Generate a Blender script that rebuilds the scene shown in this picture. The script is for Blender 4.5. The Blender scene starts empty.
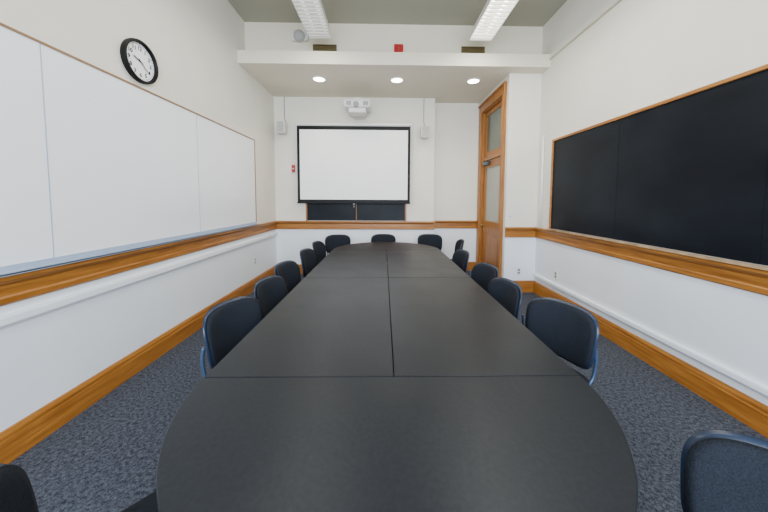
import bpy, bmesh, math, random
from mathutils import Vector, Matrix
random.seed(3)
scene = bpy.context.scene
COL = scene.collection

XL, XR = -2.10, 2.43
YB, YA, YC, YF = 5.69, 5.95, 4.55, -2.4   # back wall, alcove wall, column face, wall behind camera
XJ, XD = 0.985, 1.93                      # jog, door plane
ZS, ZL, ZC = 3.42, 3.60, 4.13             # soffit, ledge top, ceiling
CAMH = 1.48

# ------------------------------------------------------------ materials
def new_mat(name):
    m = bpy.data.materials.new(name); m.use_nodes = True
    nt = m.node_tree
    return m, nt, nt.nodes["Principled BSDF"]

def mat(name, color, rough=0.5, metal=0.0, nscale=None, namt=0.06, bump=0.0, spec=0.5, stretch=(1,1,1), detail=4):
    m, nt, b = new_mat(name)
    b.inputs["Roughness"].default_value = rough
    b.inputs["Metallic"].default_value = metal
    b.inputs["Specular IOR Level"].default_value = spec
    b.inputs["Base Color"].default_value = (*color, 1)
    if nscale:
        tc = nt.nodes.new("ShaderNodeTexCoord"); mp = nt.nodes.new("ShaderNodeMapping")
        mp.inputs["Scale"].default_value = stretch
        n = nt.nodes.new("ShaderNodeTexNoise"); n.inputs["Scale"].default_value = nscale
        n.inputs["Detail"].default_value = detail
        nt.links.new(tc.outputs["Object"], mp.inputs[0]); nt.links.new(mp.outputs[0], n.inputs["Vector"])
        r = nt.nodes.new("ShaderNodeValToRGB")
        r.color_ramp.elements[0].position = 0.3; r.color_ramp.elements[1].position = 0.7
        r.color_ramp.elements[0].color = (*[max(0, c*(1-namt)) for c in color], 1)
        r.color_ramp.elements[1].color = (*[min(1, c*(1+namt)) for c in color], 1)
        nt.links.new(n.outputs["Fac"], r.inputs[0]); nt.links.new(r.outputs[0], b.inputs["Base Color"])
        if bump:
            bp = nt.nodes.new("ShaderNodeBump"); bp.inputs["Strength"].default_value = bump
            bp.inputs["Distance"].default_value = 0.01
            nt.links.new(n.outputs["Fac"], bp.inputs["Height"]); nt.links.new(bp.outputs[0], b.inputs["Normal"])
    return m

def emis(name, color, strength):
    m, nt, b = new_mat(name)
    b.inputs["Base Color"].default_value = (*color, 1)
    b.inputs["Emission Color"].default_value = (*color, 1)
    b.inputs["Emission Strength"].default_value = strength
    return m

def wood(name, stretch):
    m, nt, b = new_mat(name)
    tc = nt.nodes.new("ShaderNodeTexCoord"); mp = nt.nodes.new("ShaderNodeMapping")
    mp.inputs["Scale"].default_value = stretch
    n = nt.nodes.new("ShaderNodeTexNoise"); n.inputs["Scale"].default_value = 3.0; n.inputs["Detail"].default_value = 8
    n.inputs["Roughness"].default_value = 0.65
    r = nt.nodes.new("ShaderNodeValToRGB")
    r.color_ramp.elements[0].position = 0.3; r.color_ramp.elements[1].position = 0.72
    r.color_ramp.elements[0].color = (0.19, 0.060, 0.006, 1)
    r.color_ramp.elements[1].color = (0.45, 0.185, 0.030, 1)
    nt.links.new(tc.outputs["Object"], mp.inputs[0]); nt.links.new(mp.outputs[0], n.inputs["Vector"])
    nt.links.new(n.outputs["Fac"], r.inputs[0]); nt.links.new(r.outputs[0], b.inputs["Base Color"])
    b.inputs["Roughness"].default_value = 0.38
    return m

def wallpaint_daylit(name, upper, lower_daylit):  # bluish daylight on the wall below the rail is painted into the colour
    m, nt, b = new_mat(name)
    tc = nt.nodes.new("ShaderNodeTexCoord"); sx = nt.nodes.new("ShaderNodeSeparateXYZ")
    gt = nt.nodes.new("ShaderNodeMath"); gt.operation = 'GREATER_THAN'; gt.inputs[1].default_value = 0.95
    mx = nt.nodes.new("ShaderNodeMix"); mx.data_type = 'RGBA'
    mx.inputs["A"].default_value = (*lower_daylit, 1); mx.inputs["B"].default_value = (*upper, 1)
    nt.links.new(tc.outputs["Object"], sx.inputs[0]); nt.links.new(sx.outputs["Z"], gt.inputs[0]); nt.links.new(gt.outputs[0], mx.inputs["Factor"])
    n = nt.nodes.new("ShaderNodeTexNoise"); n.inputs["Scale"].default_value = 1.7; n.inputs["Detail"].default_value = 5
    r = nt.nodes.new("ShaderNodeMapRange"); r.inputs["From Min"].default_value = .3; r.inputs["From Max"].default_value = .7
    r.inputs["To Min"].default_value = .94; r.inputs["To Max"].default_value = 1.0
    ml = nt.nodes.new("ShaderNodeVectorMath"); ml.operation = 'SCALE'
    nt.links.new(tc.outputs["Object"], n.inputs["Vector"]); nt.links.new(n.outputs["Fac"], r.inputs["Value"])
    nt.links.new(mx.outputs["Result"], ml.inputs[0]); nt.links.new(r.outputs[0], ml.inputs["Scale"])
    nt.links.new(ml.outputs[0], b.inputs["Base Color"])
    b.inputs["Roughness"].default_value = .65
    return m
M_wall = wallpaint_daylit("painted_plaster_daylit", (0.79, 0.755, 0.67), (0.79, 0.82, 0.87))
M_soff = mat("soffit_paint", (0.74, 0.68, 0.55), 0.75, nscale=1.4, namt=0.03)
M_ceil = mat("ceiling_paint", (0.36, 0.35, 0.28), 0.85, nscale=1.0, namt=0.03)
M_woodY = wood("oak_along_wall", (14, 0.8, 14))
M_woodX = wood("oak_across_wall", (0.8, 14, 14))
M_woodZ = wood("oak_upright", (14, 14, 0.8))
M_black = mat("black_plastic", (0.004, 0.004, 0.005), 0.5, spec=.2)
M_white = mat("white_plastic", (0.74, 0.73, 0.69), 0.4)
M_grey = mat("grey_plastic", (0.30, 0.30, 0.30), 0.5)
M_tray = mat("satin_grey_tray", (0.38, 0.46, 0.60), 0.3)
M_steel = mat("dark_steel", (0.06, 0.07, 0.09), 0.35, 0.7)
M_brass = mat("aged_brass", (0.35, 0.22, 0.07), 0.35, 0.9)
M_wb = mat("whiteboard_enamel", (0.90, 0.91, 0.95), 0.22, nscale=0.8, namt=0.015)
M_race = mat("white_raceway", (0.80, 0.83, 0.88), 0.45)
M_screen = mat("projection_cloth", (0.90, 0.90, 0.92), 0.8)
M_red = mat("red_enamel", (0.42, 0.01, 0.012), 0.35)
M_vent = mat("tan_metal_grille", (0.16, 0.12, 0.05), 0.5, 0.3)
M_fglass = mat("frosted_glass", (0.36, 0.38, 0.33), 0.25, nscale=60, namt=0.05)
M_tglass = mat("transom_glass", (0.10, 0.12, 0.09), 0.12)
M_shell = mat("blue_grey_plastic", (0.016, 0.028, 0.058), 0.32, nscale=200, namt=0.1, spec=.4)
M_frame = mat("blue_grey_tube", (0.05, 0.09, 0.17), 0.3, 0.4)
M_fabric = mat("charcoal_fabric", (0.0095, 0.0125, 0.0195), 0.85, nscale=260, namt=0.5, bump=0.3, spec=0.2)
M_lamp = emis("lamp_glow", (1.0, 0.93, 0.82), 25)
M_tube = emis("fluorescent_glow", (1.0, 0.98, 0.92), 14)
M_tube2 = emis("dim_fluorescent_glow", (1.0, 0.98, 0.94), 2.2)
M_fix = mat("white_enamel_fixture", (0.70, 0.70, 0.66), 0.4)

# blackboard with chalk haze
m, nt, b = new_mat("slate_blackboard")
tc = nt.nodes.new("ShaderNodeTexCoord"); mp = nt.nodes.new("ShaderNodeMapping"); mp.inputs["Scale"].default_value = (1, 0.7, 1.4)
n = nt.nodes.new("ShaderNodeTexNoise"); n.inputs["Scale"].default_value = 1.6; n.inputs["Detail"].default_value = 6
r = nt.nodes.new("ShaderNodeValToRGB")
r.color_ramp.elements[0].position = 0.35; r.color_ramp.elements[0].color = (0.0022, 0.0036, 0.0068, 1)
r.color_ramp.elements[1].position = 0.85; r.color_ramp.elements[1].color = (0.014, 0.019, 0.026, 1)
nt.links.new(tc.outputs["Object"], mp.inputs[0]); nt.links.new(mp.outputs[0], n.inputs["Vector"])
nt.links.new(n.outputs["Fac"], r.inputs[0]); nt.links.new(r.outputs[0], b.inputs["Base Color"])
b.inputs["Roughness"].default_value = 0.42; b.inputs["Specular IOR Level"].default_value = 0.15
M_slate = m

# carpet
m, nt, b = new_mat("carpet_loop_pile")
tc = nt.nodes.new("ShaderNodeTexCoord")
n = nt.nodes.new("ShaderNodeTexNoise"); n.inputs["Scale"].default_value = 150; n.inputs["Detail"].default_value = 3
n2 = nt.nodes.new("ShaderNodeTexNoise"); n2.inputs["Scale"].default_value = 50; n2.inputs["Detail"].default_value = 4
mx = nt.nodes.new("ShaderNodeMath"); mx.operation = 'ADD'
mh = nt.nodes.new("ShaderNodeMath"); mh.operation = 'MULTIPLY'; mh.inputs[1].default_value = 0.5
r = nt.nodes.new("ShaderNodeValToRGB")
r.color_ramp.elements[0].position = 0.38; r.color_ramp.elements[0].color = (0.014, 0.017, 0.025, 1)
r.color_ramp.elements[1].position = 0.66; r.color_ramp.elements[1].color = (0.115, 0.125, 0.155, 1)
nt.links.new(tc.outputs["Object"], n.inputs["Vector"]); nt.links.new(tc.outputs["Object"], n2.inputs["Vector"])
nt.links.new(n.outputs["Fac"], mx.inputs[0]); nt.links.new(n2.outputs["Fac"], mx.inputs[1])
nt.links.new(mx.outputs[0], mh.inputs[0]); nt.links.new(mh.outputs[0], r.inputs[0]); nt.links.new(r.outputs[0], b.inputs["Base Color"])
bp = nt.nodes.new("ShaderNodeBump"); bp.inputs["Strength"].default_value = 0.5; bp.inputs["Distance"].default_value = 0.01
nt.links.new(n.outputs["Fac"], bp.inputs["Height"]); nt.links.new(bp.outputs[0], b.inputs["Normal"])
b.inputs["Roughness"].default_value = 0.95; b.inputs["Specular IOR Level"].default_value = 0.1
M_carpet = m

# table laminate
m, nt, b = new_mat("charcoal_laminate")
tc = nt.nodes.new("ShaderNodeTexCoord")
n = nt.nodes.new("ShaderNodeTexNoise"); n.inputs["Scale"].default_value = 70; n.inputs["Detail"].default_value = 6
r = nt.nodes.new("ShaderNodeValToRGB")
r.color_ramp.elements[0].position = 0.3; r.color_ramp.elements[0].color = (0.0090, 0.0105, 0.0135, 1)
r.color_ramp.elements[1].position = 0.75; r.color_ramp.elements[1].color = (0.0145, 0.0165, 0.0205, 1)
nt.links.new(tc.outputs["Object"], n.inputs["Vector"]); nt.links.new(n.outputs["Fac"], r.inputs[0])
nt.links.new(r.outputs[0], b.inputs["Base Color"])
n3 = nt.nodes.new("ShaderNodeTexNoise"); n3.inputs["Scale"].default_value = 3; n3.inputs["Detail"].default_value = 6
mr = nt.nodes.new("ShaderNodeMapRange"); mr.inputs["To Min"].default_value = 0.28; mr.inputs["To Max"].default_value = 0.46
nt.links.new(tc.outputs["Object"], n3.inputs["Vector"]); nt.links.new(n3.outputs["Fac"], mr.inputs["Value"])
nt.links.new(mr.outputs[0], b.inputs["Roughness"]); b.inputs["Specular IOR Level"].default_value = 0.22
b.inputs["Specular Tint"].default_value = (.86, .93, 1.0, 1)
M_table = m

# ------------------------------------------------------------ helpers
def link(me, name, material, parent=None, loc=(0,0,0), rotz=0.0, smooth=False, bevel=0.0, segs=2):
    ob = bpy.data.objects.new(name, me)
    if material is not None and not me.materials: me.materials.append(material)
    COL.objects.link(ob)
    ob.location = loc; ob.rotation_euler = (0, 0, rotz)
    if parent is not None: ob.parent = parent
    if smooth:
        for p in me.polygons: p.use_smooth = True
    if bevel > 0:
        md = ob.modifiers.new("bevel", 'BEVEL'); md.width = bevel; md.segments = segs; md.limit_method = 'ANGLE'
    return ob

def info(ob, label=None, category=None, kind=None, group=None):
    if label: ob["label"] = label
    if category: ob["category"] = category
    if kind: ob["kind"] = kind
    if group: ob["group"] = group
    return ob

def add_box(bm, x0, x1, y0, y1, z0, z1):
    vs = [bm.verts.new(p) for p in [(x0,y0,z0),(x1,y0,z0),(x1,y1,z0),(x0,y1,z0),(x0,y0,z1),(x1,y0,z1),(x1,y1,z1),(x0,y1,z1)]]
    for f in [(0,3,2,1),(4,5,6,7),(0,1,5,4),(1,2,6,5),(2,3,7,6),(3,0,4,7)]:
        bm.faces.new([vs[i] for i in f])

def boxes(name, lst, material, parent=None, loc=(0,0,0), rotz=0.0, bevel=0.0):
    bm = bmesh.new()
    for bx in lst: add_box(bm, *bx)
    me = bpy.data.meshes.new(name); bm.to_mesh(me); bm.free()
    return link(me, name, material, parent, loc, rotz, bevel=bevel)

def thing(name, loc, label, category, rotz=0.0, group=None, kind=None):
    e = bpy.data.objects.new(name, None); e.empty_display_size = 0.1
    e.location = loc; e.rotation_euler = (0, 0, rotz); COL.objects.link(e)
    return info(e, label, category, kind, group)

def add_tube(bm, pts, r, seg=10):
    pts = [Vector(p) for p in pts]; rings = []
    prev = None
    for i, p in enumerate(pts):
        if i == 0: t = pts[1]-p
        elif i == len(pts)-1: t = p-pts[i-1]
        else: t = (pts[i+1]-p).normalized() + (p-pts[i-1]).normalized()
        t.normalize()
        if prev is None:
            a = Vector((0,0,1)) if abs(t.z) < 0.9 else Vector((1,0,0))
            u = t.cross(a).normalized()
        else:
            u = (prev - t*prev.dot(t)).normalized()
        prev = u; w = t.cross(u)
        rings.append([bm.verts.new(p + r*(math.cos(2*math.pi*k/seg)*u + math.sin(2*math.pi*k/seg)*w)) for k in range(seg)])
    for a, c in zip(rings, rings[1:]):
        for k in range(seg):
            bm.faces.new([a[k], a[(k+1)%seg], c[(k+1)%seg], c[k]])
    bm.faces.new(rings[0][::-1]); bm.faces.new(rings[-1])

def smooth_pts(pts, n=5):
    P = [Vector(p) for p in pts]; out = []
    for i in range(len(P)-1):
        p0 = P[max(i-1,0)]; p1 = P[i]; p2 = P[i+1]; p3 = P[min(i+2,len(P)-1)]
        for k in range(n):
            t = k/n
            out.append(0.5*((2*p1)+(p2-p0)*t+(2*p0-5*p1+4*p2-p3)*t*t+(3*p1-p0-3*p2+p3)*t**3))
    out.append(P[-1]); return out

def tube(name, pts, r, material, parent=None, loc=(0,0,0), seg=10):
    bm = bmesh.new(); add_tube(bm, pts, r, seg)
    bmesh.ops.recalc_face_normals(bm, faces=bm.faces)
    me = bpy.data.meshes.new(name); bm.to_mesh(me); bm.free()
    return link(me, name, material, parent, loc, smooth=True)

def lathe(name, prof, material, parent=None, loc=(0,0,0), axis='Z', seg=40, smooth=True, ring=False):
    """prof list of (r, h) ; revolve about axis"""
    bm = bmesh.new(); rings = []
    for r_, h in prof:
        rg = []
        for k in range(seg):
            a = 2*math.pi*k/seg; x, y, z = r_*math.cos(a), r_*math.sin(a), h
            if axis == 'X': x, y, z = z, x, y
            elif axis == '-Y': x, y, z = x, -z, y
            rg.append(bm.verts.new((x, y, z)))
        rings.append(rg)
    pairs = list(zip(rings, rings[1:]))
    if ring: pairs.append((rings[-1], rings[0]))
    for a, c in pairs:
        for k in range(seg):
            bm.faces.new([a[k], a[(k+1)%seg], c[(k+1)%seg], c[k]])
    if not ring:
        bm.faces.new(rings[0]); bm.faces.new(rings[-1])
    bmesh.ops.recalc_face_normals(bm, faces=bm.faces)
    me = bpy.data.meshes.new(name); bm.to_mesh(me); bm.free()
    ob = link(me, name, material, parent, loc, smooth=smooth)
    if smooth:
        md = ob.modifiers.new("split", 'EDGE_SPLIT'); md.split_angle = math.radians(40)
    return ob

def profile_run(name, p0, p1, normal, prof, material):
    """extrude (out,z) profile from p0 to p1"""
    bm = bmesh.new(); nx, ny = normal
    A = [bm.verts.new((p0[0]+nx*o, p0[1]+ny*o, z)) for o, z in prof]
    B = [bm.verts.new((p1[0]+nx*o, p1[1]+ny*o, z)) for o, z in prof]
    k = len(prof)
    for i in range(k): bm.faces.new([A[i], A[(i+1)%k], B[(i+1)%k], B[i]])
    bm.faces.new(A); bm.faces.new(B)
    bmesh.ops.recalc_face_normals(bm, faces=bm.faces)
    me = bpy.data.meshes.new(name); bm.to_mesh(me); bm.free()
    ob = link(me, name, material); ob["kind"] = "structure"; return ob

def S(ob, label): ob["kind"] = "structure"; ob["label"] = label; return ob

# ------------------------------------------------------------ room shell
T = 0.15
S(boxes("floor", [(XL-T, XR+T, YF-T, YA+T, -0.1, 0)], M_carpet), "speckled blue-grey carpet floor")
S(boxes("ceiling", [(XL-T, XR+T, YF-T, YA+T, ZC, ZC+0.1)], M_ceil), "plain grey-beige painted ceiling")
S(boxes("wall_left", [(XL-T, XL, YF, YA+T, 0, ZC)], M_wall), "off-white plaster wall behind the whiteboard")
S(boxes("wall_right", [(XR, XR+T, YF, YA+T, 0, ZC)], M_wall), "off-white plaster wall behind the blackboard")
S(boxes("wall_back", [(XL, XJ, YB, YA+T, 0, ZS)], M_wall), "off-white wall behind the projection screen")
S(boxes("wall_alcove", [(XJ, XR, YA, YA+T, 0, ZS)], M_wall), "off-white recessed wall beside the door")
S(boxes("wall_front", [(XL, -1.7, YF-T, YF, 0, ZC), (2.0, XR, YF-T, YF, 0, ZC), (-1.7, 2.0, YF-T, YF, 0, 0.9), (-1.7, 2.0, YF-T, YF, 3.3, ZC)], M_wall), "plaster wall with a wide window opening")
S(boxes("wall_soffit", [(XL, XR, YC+0.02, YA+T, ZS, ZC), (XL, XR, 4.32, YC+0.02, ZS, ZL)], M_soff), "dropped cream soffit with a projecting ledge")
DY0, DY1, DZ = 4.76, 5.74, 3.17
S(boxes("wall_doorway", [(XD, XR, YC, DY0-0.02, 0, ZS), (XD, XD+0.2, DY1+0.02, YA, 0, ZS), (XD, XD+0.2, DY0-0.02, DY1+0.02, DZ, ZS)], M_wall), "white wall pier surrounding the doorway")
w = boxes("window_1", [(-1.7, 2.0, YF-0.1, YF-0.05, 0.9, 0.98), (-1.7, 2.0, YF-0.1, YF-0.05, 3.22, 3.3), (-1.7,-1.62,YF-0.1,YF-0.05,0.98,3.22),
                       (1.92,2.0,YF-0.1,YF-0.05,0.98,3.22),(0.11,0.19,YF-0.1,YF-0.05,0.98,3.22)], M_woodZ)
S(w, "wide wooden window frame")

rail = [(0,.885),(.014,.885),(.022,.895),(.022,.925),(.012,.935),(.012,.995),(.030,1.005),(.046,1.025),(.046,1.042),(.040,1.05),(0,1.05)]
base = [(0,0),(.022,0),(.022,.135),(.018,.145),(.018,.165),(.010,.185),(0,.19)]
for nm, pf, pl in (("trim", rail, "oak chair rail moulding"), ("baseboard", base, "oak baseboard")):
    runs = [("left",(XL,YF),(XL,YB),(1,0),M_woodY),("back",(XL,YB),(XJ,YB),(0,-1),M_woodX),
            ("jog",(XJ,YB),(XJ,YA),(1,0),M_woodY),("alcove",(XJ,YA),(XD,YA),(0,-1),M_woodX),
            ("pier",(XD,YC),(XR,YC),(0,-1),M_woodX),("right",(XR,YF),(XR,YC),(-1,0),M_woodY)]
    for i, (side, a, c, nrm, mt) in enumerate(runs):
        o = profile_run(nm+"_"+(side if nm=="baseboard" else str(i+1)), a, c, nrm, pf, mt)
        o["label"] = pl + " running along the wall"
# raceways / conduits
race = [(0,.775),(.03,.775),(.034,.785),(.034,.82),(.03,.83),(0,.83)]
o = profile_run("trim_7", (XL,YF),(XL,YB),(1,0),race,M_race); o["label"]="white cable raceway below the oak rail"
race2 = [(0,.262),(.03,.262),(.034,.27),(.034,.30),(.03,.31),(0,.31)]
o = profile_run("trim_8", (XR,YF),(XR,YC-0.03),(-1,0),race2,M_race); o["label"]="white cable raceway above the baseboard"
S(tube("trim_9", [(XR-.012,YF,3.53),(XR-.012,4.32,3.53)], .012, M_soff), "thin painted conduit high on the wall")
S(tube("trim_10", [(XR-.02,4.40,1.05),(XR-.02,4.40,2.45)], .014, M_race), "vertical white conduit beside the blackboard")

# ------------------------------------------------------------ door
door = thing("door_1", (XD, DY0, 0), "tall oak door with frosted glass and transom", None, kind="structure")
cw = 0.13
W = DY1-DY0
boxes("casing", [(-.028,0.0,-cw,0.0,0,DZ+cw),(-.028,0,W,W+cw,0,DZ+cw),(-.028,0,0,W,DZ,DZ+cw),
                 (-.045,-.028,-cw,-cw+.03,0,DZ+cw),(-.05,0.0,-cw-.01,W+cw+.01,DZ+cw,DZ+cw+.035)], M_woodZ, door, bevel=.004)
boxes("jamb", [(0,.14,-.015,.02,0,DZ),(0,.14,W-.02,W+.015,0,DZ),(0,.14,.02,W-.02,DZ-.02,DZ+.015),(0.02,.14,.02,W-.02,2.22,2.30)], M_woodZ, door, bevel=.003)
boxes("transom_sash", [(.05,.09,.02,.10,2.30,DZ-.02),(.05,.09,W-.10,W-.02,2.30,DZ-.02),(.05,.09,.10,W-.10,2.30,2.38),(.05,.09,.10,W-.10,DZ-.10,DZ-.02)], M_woodZ, door, bevel=.003)
boxes("transom_pane", [(.065,.075,.10,W-.10,2.38,DZ-.10)], M_tglass, door)
boxes("door_leaf", [(.04,.085,.022,.14,.01,2.215),(.04,.085,W-.14,W-.022,.01,2.215),(.04,.085,.14,W-.14,.01,.25),
                    (.04,.085,.14,W-.14,2.08,2.215),(.04,.085,.14,W-.14,.86,1.08),(.055,.075,.14,W-.14,.25,.86),
                    (.048,.08,.20,W-.20,.31,.80)], M_woodZ, door, bevel=.004)
boxes("glass_pane", [(.058,.068,.14,W-.14,1.08,2.08)], M_fglass, door)
lathe("door_knob", [(.001,-.065),(.02,-.063),(.028,-.05),(.026,-.035),(.012,-.03),(.012,-.005),(.03,-.004),(.03,0)], M_brass, door, (.04, W-.085, .98), axis='X', seg=24)
boxes("lock_plate", [(.032,.04,W-.11,W-.06,.88,1.30)], M_brass, door, bevel=.002)
boxes("door_closer", [(-.02,.04,W-.38,W-.10,2.13,2.19),(-.005,.02,W-.14,W-.11,2.19,2.24)], M_steel, door, bevel=.006)

# ------------------------------------------------------------ tables
TX, TY0, TW, TL, TZ = 0.047, 1.17, 0.79, 1.54, 0.74
TH = 0.032; G = 0.0018
def leg_parts(tb, pts):
    for (x, y) in pts:
        lathe("leg", [(.012,0),(.026,.001),(.026,.012),(.02,.018),(.02,TZ-TH-.008),(.045,TZ-TH-.006),(.045,TZ-TH)], M_steel, tb, (x,y,0), seg=20)
def tabletop(name, outline, tb):
    bm = bmesh.new()
    vs = [bm.verts.new((x,y,TZ-TH)) for x,y in outline]
    f = bm.faces.new(vs)
    ex = bmesh.ops.extrude_face_region(bm, geom=[f])
    for v in ex["geom"]:
        if isinstance(v, bmesh.types.BMVert): v.co.z = TZ
    bmesh.ops.recalc_face_normals(bm, faces=bm.faces)
    me = bpy.data.meshes.new(name); bm.to_mesh(me); bm.free()
    return link(me, name, M_table, tb, bevel=.003, segs=3)
tl = "rectangular charcoal laminate table joined to matching sections"
for j in range(2):
    for i, sx in enumerate((-1, 1)):
        cy = TY0 + TL*(j+0.5)
        tb = thing("conference_table", (TX+sx*TW/2, cy, 0), tl, "table", group="joined conference table sections")
        hx, hy = TW/2-G, TL/2-G
        tabletop("tabletop", [(-hx,-hy),(hx,-hy),(hx,hy),(-hx,hy)], tb)
        boxes("apron", [(-.15,.15,-hy+.18,-hy+.22,TZ-TH-.04,TZ-TH),(-.15,.15,hy-.22,hy-.18,TZ-TH-.04,TZ-TH),
                        (-.02,.02,-hy+.22,hy-.22,TZ-TH-.05,TZ-TH)], M_steel, tb)
        leg_parts(tb, [(-.10,-hy+.2),(.10,-hy+.2),(-.10,hy-.2),(.10,hy-.2)])
for sgn, y0 in ((-1, TY0), (1, TY0+2*TL)):
    tb = thing("conference_table", (TX, y0+sgn*0.3, 0), "half-round charcoal laminate table forming the rounded end", "table", group="joined conference table sections")
    out = []
    N = 64
    for k in range(N+1):
        a = math.pi*k/N
        out.append((TW*math.cos(a)*0.9985, sgn*(G + .755*math.sin(a) - 0.3)))
    if sgn < 0: out = out[::-1]
    tabletop("tabletop", out, tb)
    leg_parts(tb, [(-.36,-sgn*.12),(.36,-sgn*.12),(-.16,sgn*.12),(.16,sgn*.12)])

# ------------------------------------------------------------ chair
def pillow(name, a, b_, n, fcenter, thick, material, parent, N=20, trap=0.0):
    bm = bmesh.new(); grids = []
    for side in (1, -1):
        g = {}
        for i in range(N+1):
            for j in range(N+1):
                u, v = -1+2*i/N, -1+2*j/N
                r_ = max(abs(u), abs(v))
                if r_ > 0:
                    du, dv = u/r_, v/r_
                    s = (abs(du)**n+abs(dv)**n)**(-1/n)
                    U, V = du*s*r_, dv*s*r_
                else: U = V = 0
                edge = (i in (0,N) or j in (0,N))
                if edge and side == -1:
                    g[i,j] = grids[0][i,j]; continue
                x = U*a*(1+trap*V); y = V*b_
                P, nn = fcenter(x, y)
                t = 0 if edge else thick*(1-r_**6)**0.5
                g[i,j] = bm.verts.new(Vector(P)+side*t*Vector(nn))
        grids.append(g)
        for i in range(N):
            for j in range(N):
                q = [g[i,j],g[i+1,j],g[i+1,j+1],g[i,j+1]]
                if side == -1: q = q[::-1]
                try: bm.faces.new(q)
                except ValueError: pass
    bmesh.ops.recalc_face_normals(bm, faces=bm.faces)
    me = bpy.data.meshes.new(name); bm.to_mesh(me); bm.free()
    return link(me, name, material, parent, smooth=True)

def backf(off):
    def f(x, y):
        lean = 0.16
        yy = -0.25 - lean*y + 1.3*x*x - 0.25*y*y + off
        nn = Vector((-2.6*x, 1, lean)).normalized()
        return (x, yy, 0.655+y), nn
    return f
def seatf(x, y):
    z = 0.44 + 0.25*x*x - 0.55*max(0, y-0.10)**1.5 + 0.25*max(0,-y-0.1)**1.5
    return (x, y, z), Vector((-.5*x, 0, 1)).normalized()

def build_chair():
    c = thing("office_chair", (0,0,0), "", "chair")
    pillow("backrest", .216, .164, 3.8, backf(0.008), .016, M_fabric, c, trap=.05)
    pillow("back_shell", .227, .175, 3.8, backf(-0.012), .010, M_shell, c, trap=.05)
    pillow("seat", .225, .225, 4.5, seatf, .028, M_fabric, c)
    bm = bmesh.new()
    for sx in (-1, 1):
        x = .17*sx
        add_tube(bm, smooth_pts([(x*1.0,.02,.398),(x*1.05,-.16,.402),(x*1.12,-.235,.44),(x*1.14,-.262,.54),(x*1.08,-.262,.63)]), .010, 10)
    add_tube(bm, [(-.17,.02,.398),(.17,.02,.398)], .010, 10)
    bmesh.ops.recalc_face_normals(bm, faces=bm.faces)
    me = bpy.data.meshes.new("back_support"); bm.to_mesh(me); bm.free()
    link(me, "back_support", M_frame, c, smooth=True)
    for sx in (-1, 1):
        for sy in (-1, 1):
            pts = smooth_pts([(.15*sx, .06*sy, .400), (.19*sx,.12*sy,.390), (.205*sx,.16*sy,.35), (.215*sx,.19*sy,.18), (.225*sx,.215*sy,.012)])
            bm = bmesh.new(); add_tube(bm, pts, .011, 10)
            add_tube(bm, [(.225*sx,.215*sy,.0),(.225*sx,.215*sy,.02)], .016, 12)
            bmesh.ops.recalc_face_normals(bm, faces=bm.faces)
            me = bpy.data.meshes.new("leg"); bm.to_mesh(me); bm.free()
            link(me, "leg", M_frame, c, smooth=True)
    return c

proto = build_chair()
parts = list(proto.children)
nE = "below the projection screen"
nR = "at the long side near the blackboard"; nL = "at the long side near the whiteboard"
CH = [
 ( 1.15, 1.78, (-.90,-.44), nR),
 ( 1.01, 2.27, (-.98,-.14), nR),
 ( 1.06, 2.85, (-.96,-.18), nR),
 ( 1.03, 3.65, (-.97,-.12), nR),
 ( 1.27, 4.66, (-1,.12), "at the rounded end near the doorway"),
 (-0.97, 1.80, ( .95,-.28), nL),
 (-0.95, 2.33, ( .98,-.14), nL),
 (-1.02, 2.94, ( .96,-.18), nL),
 (-1.01, 3.72, ( .97,-.12), nL),
 (-1.02, 4.40, ( .97,-.12), nL),
 (-0.83, 5.28, ( 0.12,-1), nE),
 ( 0.00, 5.38, ( 0.0,-1), nE),
 ( 0.87, 5.40, (-0.08,-1), "at the rounded end by the wall corner"),
 (-0.855, 0.57, ( 0.66, 0.74), "angled to the rounded end by the whiteboard"),
 ( 1.07, 0.65, (-0.80,-0.55), "angled to the rounded end by the blackboard"),
]
for i, (bx, by, fv, note) in enumerate(CH):
    f = Vector(fv).normalized()
    loc = Vector((bx, by)) + f*0.26
    th = math.atan2(-f.x, f.y)
    if i == 0:
        c = proto
    else:
        c = proto.copy(); COL.objects.link(c)
        for p in parts:
            q = p.copy(); COL.objects.link(q); q.parent = c
    c.location = (loc.x, loc.y, 0); c.rotation_euler = (0,0,th)
    info(c, "charcoal upholstered chair " + note, "chair", group="chairs around the conference table")

# ------------------------------------------------------------ whiteboard
YW = 4.76; WZ0, WZ1 = 1.10, 2.41
wb = thing("whiteboard", (XL, 1.83, 1.09), "long white enamel whiteboard with aluminium tray on the wall", "whiteboard")
ys = [-1.10, 0.41, 1.85, 3.32, YW]
for a, c in zip(ys, ys[1:]):
    boxes("board_panel", [(0.0, .018, a+.002-1.83, c-.002-1.83, .01, WZ1-1.09)], M_wb, wb)
for y in ys[1:-1]:
    boxes("board_joint", [(0,.0195,y-.003-1.83,y+.003-1.83,.01,WZ1-1.09)], M_tray, wb)
boxes("board_frame", [(0,.026,ys[0]-1.83,YW-1.83,WZ1-1.09,WZ1-1.09+.014),(0,.026,YW-1.83,YW-1.83+.013,0,WZ1-1.09+.014)], mat("thin_oak_edge",(0.25,0.13,0.05),0.4), wb)
boxes("marker_tray", [(0,.030,ys[0]-1.83,YW-1.83,-.039,.014),(.0,.060,ys[0]-1.83,YW-1.83,-.039,-.024),(.053,.060,ys[0]-1.83,YW-1.83,-.036,-.014)], M_tray, wb, bevel=.002)

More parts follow.
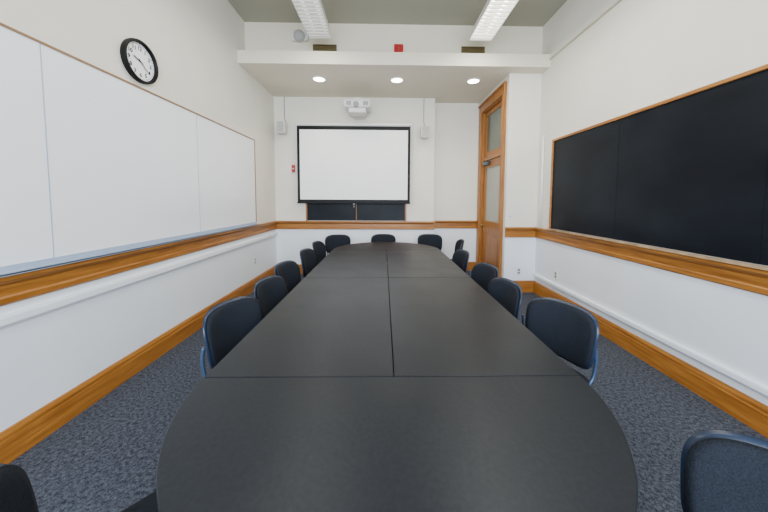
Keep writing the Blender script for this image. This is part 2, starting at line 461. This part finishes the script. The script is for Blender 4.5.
# ------------------------------------------------------------ blackboards
BZ0, BZ1, BY = 1.06, 2.31, 4.13
bb = thing("blackboard", (XR, 1.8, BZ0), "long dark slate blackboard in a thin oak frame", "blackboard")
ysb = [-0.6, 0.6, 1.8, 2.98, BY]
for a, c in zip(ysb, ysb[1:]):
    boxes("slate", [(-.014, 0, a+.0012-1.8, c-.0012-1.8, .015, BZ1-BZ0)], M_slate, bb)
boxes("frame", [(-.03,0,ysb[0]-1.8,BY-1.8+.03,BZ1-BZ0,BZ1-BZ0+.03),(-.03,0,BY-1.8,BY-1.8+.03,-.008,BZ1-BZ0),], M_woodY, bb, bevel=.004)
boxes("chalk_tray", [(-.060,0,ysb[0]-1.8,BY-1.8+.03,-.008,.006),(-.060,-.052,ysb[0]-1.8,BY-1.8+.03,.006,.014)], mat("chalky_tray",(0.38,0.26,0.15),0.7,nscale=9,namt=.3), bb)

b2 = thing("blackboard", (-.53, YB, 1.05), "small slate blackboard partly covered by the projection screen", "blackboard")
boxes("slate", [(-.95,.95,-.014,0,.01,1.23)], M_slate, b2)
boxes("frame", [(-.98,-.95,-.035,0,0,1.26),(.95,.98,-.035,0,0,1.26),(-.95,.95,-.03,0,1.23,1.26),(-.006,.006,-.018,0,.0,1.23)], M_woodZ, b2, bevel=.003)

# ------------------------------------------------------------ projection screen
SX, SY = -.56, YB-.17
ps = thing("projection_screen", (SX, SY, 2.87), "pulled-down white projection screen with black border", "projector screen")
lathe("case", [(.001,-1.07),(.032,-1.07),(.032,1.07),(.001,1.07)], M_white, ps, (0,0,.0), axis='X', seg=24)
for s in (-.885, .885):
    boxes("case_bracket", [(s-.015,s+.015,.03,.169,-.03,.04)], M_grey, ps)
boxes("black_border", [(-1.06,1.06,-.002,.002,-.10,-.030),(-1.06,-1.012,-.002,.002,-1.41,-.10),(1.012,1.06,-.002,.002,-1.41,-.10),(-1.06,1.06,-.002,.002,-1.45,-1.40)], M_black, ps)
boxes("screen_cloth", [(-1.012,1.012,-.002,.002,-1.40,-.10)], M_screen, ps)
boxes("bottom_bar", [(-1.07,1.07,-.012,.012,-1.475,-1.45)], M_black, ps, bevel=.004)
boxes("pull_handle", [(-.020,.020,-.006,.006,-1.490,-1.475),(-.003,.003,-.002,.002,-1.53,-1.49),(-.010,.010,-.004,.004,-1.545,-1.53)], M_grey, ps, bevel=.002)

# projector
pj = thing("projector", (-.46, YB, 3.11), "white wall-mounted projector above the screen", "projector")
boxes("wall_plate", [(-.12,.12,-.02,0,-.10,.16),(-.05,.05,-.46,-.02,.11,.16)], M_white, pj, bevel=.006)
boxes("body", [(-.23,.23,-.60,-.22,-.05,.09)], M_white, pj, bevel=.035)
lathe("lens", [(.001,.012),(.035,.012),(.05,.0),(.055,-.03)], M_grey, pj, (-.02,-.602,.0), axis='-Y', seg=28)
for x0 in (-.19, .10):
    boxes("vent", [(x0,x0+.09,-.602,-.59,-.02,.05)], M_grey, pj)
boxes("lower_housing", [(-.15,.15,-.56,-.26,-.13,-.045)], M_white, pj, bevel=.02)

# speakers
M_pg = mat("pale_grille",(.42,.42,.40),.7,nscale=300,namt=.2)
def speaker(x, z, lab):
    s = thing("wall_speaker", (x, YB, z), lab, "speaker", group="speakers flanking the screen")
    boxes("cabinet", [(-.075,.075,-.24,-.09,-.11,.11)], M_white, s, bevel=.014)
    boxes("grille", [(-.060,.060,-.246,-.238,-.095,.095)], M_pg, s, bevel=.003)
    boxes("bracket", [(-.02,.02,-.10,0,-.02,.02),(-.04,.04,-.012,0,-.06,.06)], M_grey, s, bevel=.003)
    tube("cable", smooth_pts([(0,-.09,.08),(.02,-.03,.16),(.0,-.008,.25),(.0,-.008,ZS-z)]), .007, M_grey, s)
speaker(-1.90, 2.80, "small white speaker with cable on the wall")
speaker(.77, 2.74, "small white speaker with cable by the wall corner")

fa = thing("fire_alarm", (-1.74, YB, 2.06), "small red fire alarm pull station", "fire alarm")
boxes("body", [(-.030,.030,-.04,0,-.070,.070)], M_red, fa, bevel=.006)
boxes("pull_bar", [(-.020,.020,-.050,-.04,-.010,.003)], M_white, fa, bevel=.003)
fs = thing("fire_alarm_strobe", (.22, YC+.02, 3.75), "square red fire alarm strobe above the ledge", "fire alarm")
boxes("body", [(-.07,.07,-.05,0,-.07,.07)], M_red, fs, bevel=.008)
boxes("strobe_lens", [(-.014,.014,-.06,-.05,-.03,.03)], mat("dull_lens",(.25,.06,.05),.3), fs, bevel=.005)
for x in (-.90, 1.36):
    v = thing("air_vent", (x, YC+.02, 3.745), "tan metal air vent grille above the ledge", "vent", group="air vents above the ledge")
    boxes("frame", [(-.18,.18,-.015,0,-.07,-.055),(-.18,.18,-.015,0,.055,.07),(-.18,-.165,-.015,0,-.055,.055),(.165,.18,-.015,0,-.055,.055)], M_vent, v)
    boxes("louvre", [(-.165,.165,-.012,-.002,-.05+.02*k,-.04+.02*k) for k in range(5)]+[(-.165,.165,-.002,0,-.055,.055)], M_vent, v)
sd = thing("smoke_detector", (-1.27, YC+.02, 3.92), "white round detector on the wall above the ledge", "smoke detector")
boxes("back_box", [(-.13,.13,-.05,0,-.07,.07)], M_fix, sd, bevel=.02)
lathe("dome", [(.001,.12),(.05,.112),(.078,.085),(.085,.05)], M_pg, sd, (0,0,-.01), axis='-Y', seg=28)

# downlights
for x in (-1.05, .21, 1.46):
    d = thing("recessed_downlight", (x, 4.84, ZS), "round recessed downlight glowing in the soffit", "ceiling light", group="soffit downlights")
    lathe("trim_ring", [(.088,-.001),(.118,-.001),(.116,-.010),(.090,-.012)], M_white, d, seg=36, ring=True)
    lathe("bulb", [(.001,-.008),(.087,-.008),(.087,-.002),(.001,-.002)], M_lamp, d, seg=32)
    L = bpy.data.lights.new("downlight_lamp", 'SPOT'); L.energy = 55; L.spot_size = 2.2; L.spot_blend = .8; L.color = (1,.84,.62); L.shadow_soft_size = .08
    lo = bpy.data.objects.new("downlight_lamp", L); COL.objects.link(lo); lo.location = (x, 4.84, ZS-.03)

# pendant fluorescents
def fixture(x, tubemat, energy, lab):
    y0, y1, z = 1.75, 4.10, 3.70
    fx = thing("pendant_light", (x, (y0+y1)/2, z), lab, "ceiling light", group="fluorescent pendants")
    hl = (y1-y0)/2; hw = .155
    bm = bmesh.new(); N = 16; rings = []
    for yy in (-hl, hl):
        ring = []
        for k in range(N+1):
            a = math.pi*k/N; ring.append(bm.verts.new((hw*math.cos(a), yy, .01+.11*math.sin(a))))
        for k in range(N, -1, -1):
            a = math.pi*k/N; ring.append(bm.verts.new(((hw-.006)*math.cos(a), yy, .01+.104*math.sin(a))))
        rings.append(ring)
    n_ = len(rings[0])
    for k in range(n_): bm.faces.new([rings[0][k], rings[0][(k+1)%n_], rings[1][(k+1)%n_], rings[1][k]])
    bmesh.ops.recalc_face_normals(bm, faces=bm.faces)
    me = bpy.data.meshes.new("reflector_housing"); bm.to_mesh(me); bm.free()
    link(me, "reflector_housing", M_fix, fx)
    for yy in (-hl, hl):
        bm = bmesh.new()
        vs = [bm.verts.new((hw*math.cos(math.pi*k/N), yy, .01+.11*math.sin(math.pi*k/N))) for k in range(N+1)]
        vs += [bm.verts.new((-hw, yy, -.035)), bm.verts.new((hw, yy, -.035))]
        f = bm.faces.new(vs)
        e = bmesh.ops.extrude_face_region(bm, geom=[f])
        for v in e["geom"]:
            if isinstance(v, bmesh.types.BMVert): v.co.y += .01 if yy > 0 else -.01
        bmesh.ops.recalc_face_normals(bm, faces=bm.faces)
        me = bpy.data.meshes.new("end_cap"); bm.to_mesh(me); bm.free()
        link(me, "end_cap", M_fix, fx)
    lv = []
    n = 34
    for k in range(n):
        yy = -hl + (k+.5)*(2*hl/n); lv.append((-hw+.005,hw-.005,yy-.005,yy+.005,-.034,-.004))
    lv += [(-hw,-hw+.006,-hl,hl,-.035,.02),(hw-.006,hw,-hl,hl,-.035,.02)]
    boxes("louvre", lv, M_fix, fx)
    for sx in (-.075, .075):
        tube("fluorescent_tube", [(sx,-hl+.02,.05),(sx,hl-.02,.05)], .016, tubemat, fx)
    for yy in (-hl+.4, hl-.4):
        tube("suspension_rod", [(0,yy,.11),(0,yy,ZC-z)], .006, M_fix, fx)
    L = bpy.data.lights.new("pendant_lamp", 'AREA'); L.shape = 'RECTANGLE'; L.size = .28; L.size_y = 2.3; L.energy = energy; L.color = (1,.94,.83)
    lo = bpy.data.objects.new("pendant_lamp", L); COL.objects.link(lo); lo.location = (x, (y0+y1)/2, z-.05)
fixture(-.87, M_tube2, 35, "long white louvred pendant light, dimly lit")
fixture(1.32, M_tube, 45, "long white louvred pendant light, brightly lit")

# ------------------------------------------------------------ clock
ck = thing("wall_clock", (XL, 2.59, 2.64), "round black-rimmed wall clock above the whiteboard", "clock")
ck.scale = (.95,.95,.95)
lathe("rim", [(.001,.0),(.182,.0),(.186,.02),(.182,.042),(.168,.046),(.160,.034),(.160,.012),(.001,.012)], M_black, ck, axis='X', seg=64)
lathe("face", [(.001,.012),(.161,.012),(.161,.016),(.001,.016)], M_screen, ck, axis='X', seg=64)
RM = Matrix(((0,0,1,0),(1,0,0,0),(0,1,0,0),(0,0,0,1)))
for h in range(1, 13):
    cu = bpy.data.curves.new("num", 'FONT'); cu.body = str(h); cu.size = .048; cu.align_x = 'CENTER'; cu.align_y = 'CENTER'; cu.extrude = .0008; cu.offset = .001
    to = bpy.data.objects.new("num", cu); COL.objects.link(to)
    bpy.context.view_layer.update()
    me = bpy.data.meshes.new_from_object(to.evaluated_get(bpy.context.evaluated_depsgraph_get()))
    a = math.radians(90-30*h)
    me.transform(RM @ Matrix.Translation((.116*math.cos(a), .116*math.sin(a), .0175)))
    bpy.data.objects.remove(to)
    me.materials.clear(); link(me, "numeral", M_black, ck)
bm = bmesh.new()
for k in range(60):
    a = math.radians(6*k); l = .012 if k % 5 else .016
    b0 = bmesh.new(); add_box(b0, .143, .143+l, -.0012 if k%5 else -.0022, .0012 if k%5 else .0022, .016, .0175)
    m_ = bpy.data.meshes.new("t"); b0.to_mesh(m_); b0.free(); m_.transform(RM @ Matrix.Rotation(a, 4, 'Z')); bm.from_mesh(m_); bpy.data.meshes.remove(m_)
me = bpy.data.meshes.new("minute_marks"); bm.to_mesh(me); bm.free(); link(me, "minute_marks", M_black, ck)
def hand(nm, deg, ln, wd, z):
    b0 = bmesh.new(); add_box(b0, -.03, ln, -wd, wd, z, z+.002)
    m_ = bpy.data.meshes.new(nm); b0.to_mesh(m_); b0.free(); m_.transform(RM @ Matrix.Rotation(math.radians(90-deg), 4, 'Z'))
    link(m_, nm, M_black, ck)
hand("hour_hand", 290, .075, .005, .020); hand("minute_hand", 130, .115, .0035, .024)

# ------------------------------------------------------------ outlets, switch
M_sock = mat("socket_dark",(.15,.14,.12),.5)
def plate(nm, loc, nrm, lab, cat, sw=False):
    o = thing(nm, loc, lab, cat, rotz=math.atan2(nrm[1], nrm[0]))
    boxes("cover_plate", [(0,.007,-.036,.036,-.058,.058)], M_white, o, bevel=.002)
    if sw: boxes("toggle", [(.007,.018,-.006,.006,-.012,.012)], M_grey, o)
    else:
        for z in (.023, -.023): boxes("socket", [(.007,.009,-.016,.016,z-.015,z+.015)], M_sock, o, bevel=.001)
plate("power_outlet", (XL,4.72,.46), (1,0), "white power outlet low on the wall", "outlet")
plate("power_outlet", (XR,3.98,.43), (-1,0), "white power outlet above the cable raceway", "outlet")
plate("power_outlet", (2.17,YC,.34), (0,-1), "white power outlet on the wall pier", "outlet")
plate("light_switch", (2.0,YC,1.22), (0,-1), "white light switch beside the door", "light switch", True)

# ------------------------------------------------------------ lights
def area(name, loc, target, sx, sy, e, color):
    L = bpy.data.lights.new(name, 'AREA'); L.shape = 'RECTANGLE'; L.size = sx; L.size_y = sy; L.energy = e; L.color = color
    o = bpy.data.objects.new(name, L); COL.objects.link(o); o.location = loc
    d = Vector(target)-Vector(loc); o.rotation_euler = d.to_track_quat('-Z', 'Y').to_euler()
area("window_daylight", (.15, YF+.03, 2.1), (.15, 5, 1.6), 3.6, 2.3, 480, (.78, .88, 1.0))
wd = bpy.data.worlds.new("world"); scene.world = wd; wd.use_nodes = True
wd.node_tree.nodes["Background"].inputs[0].default_value = (.75,.85,1,1); wd.node_tree.nodes["Background"].inputs[1].default_value = 1.0

# ------------------------------------------------------------ camera
F = 290.0; CX, CY = 388.5, 217.0
yaw, pitch, roll = math.radians(1.0), math.radians(3.5), math.radians(0.3)
cam = bpy.data.cameras.new("camera"); co = bpy.data.objects.new("camera", cam); COL.objects.link(co)
cam.sensor_fit = 'HORIZONTAL'; cam.sensor_width = 36; cam.lens = F/768*36; cam.clip_start = .02
cam.shift_x = (384-CX)/768; cam.shift_y = (CY-256)/768
co.location = (0, 0, CAMH)
R = Matrix.Rotation(-yaw, 4, 'Z') @ Matrix.Rotation(math.pi/2-pitch, 4, 'X') @ Matrix.Rotation(roll, 4, 'Z')
co.rotation_euler = R.to_euler()
scene.camera = co
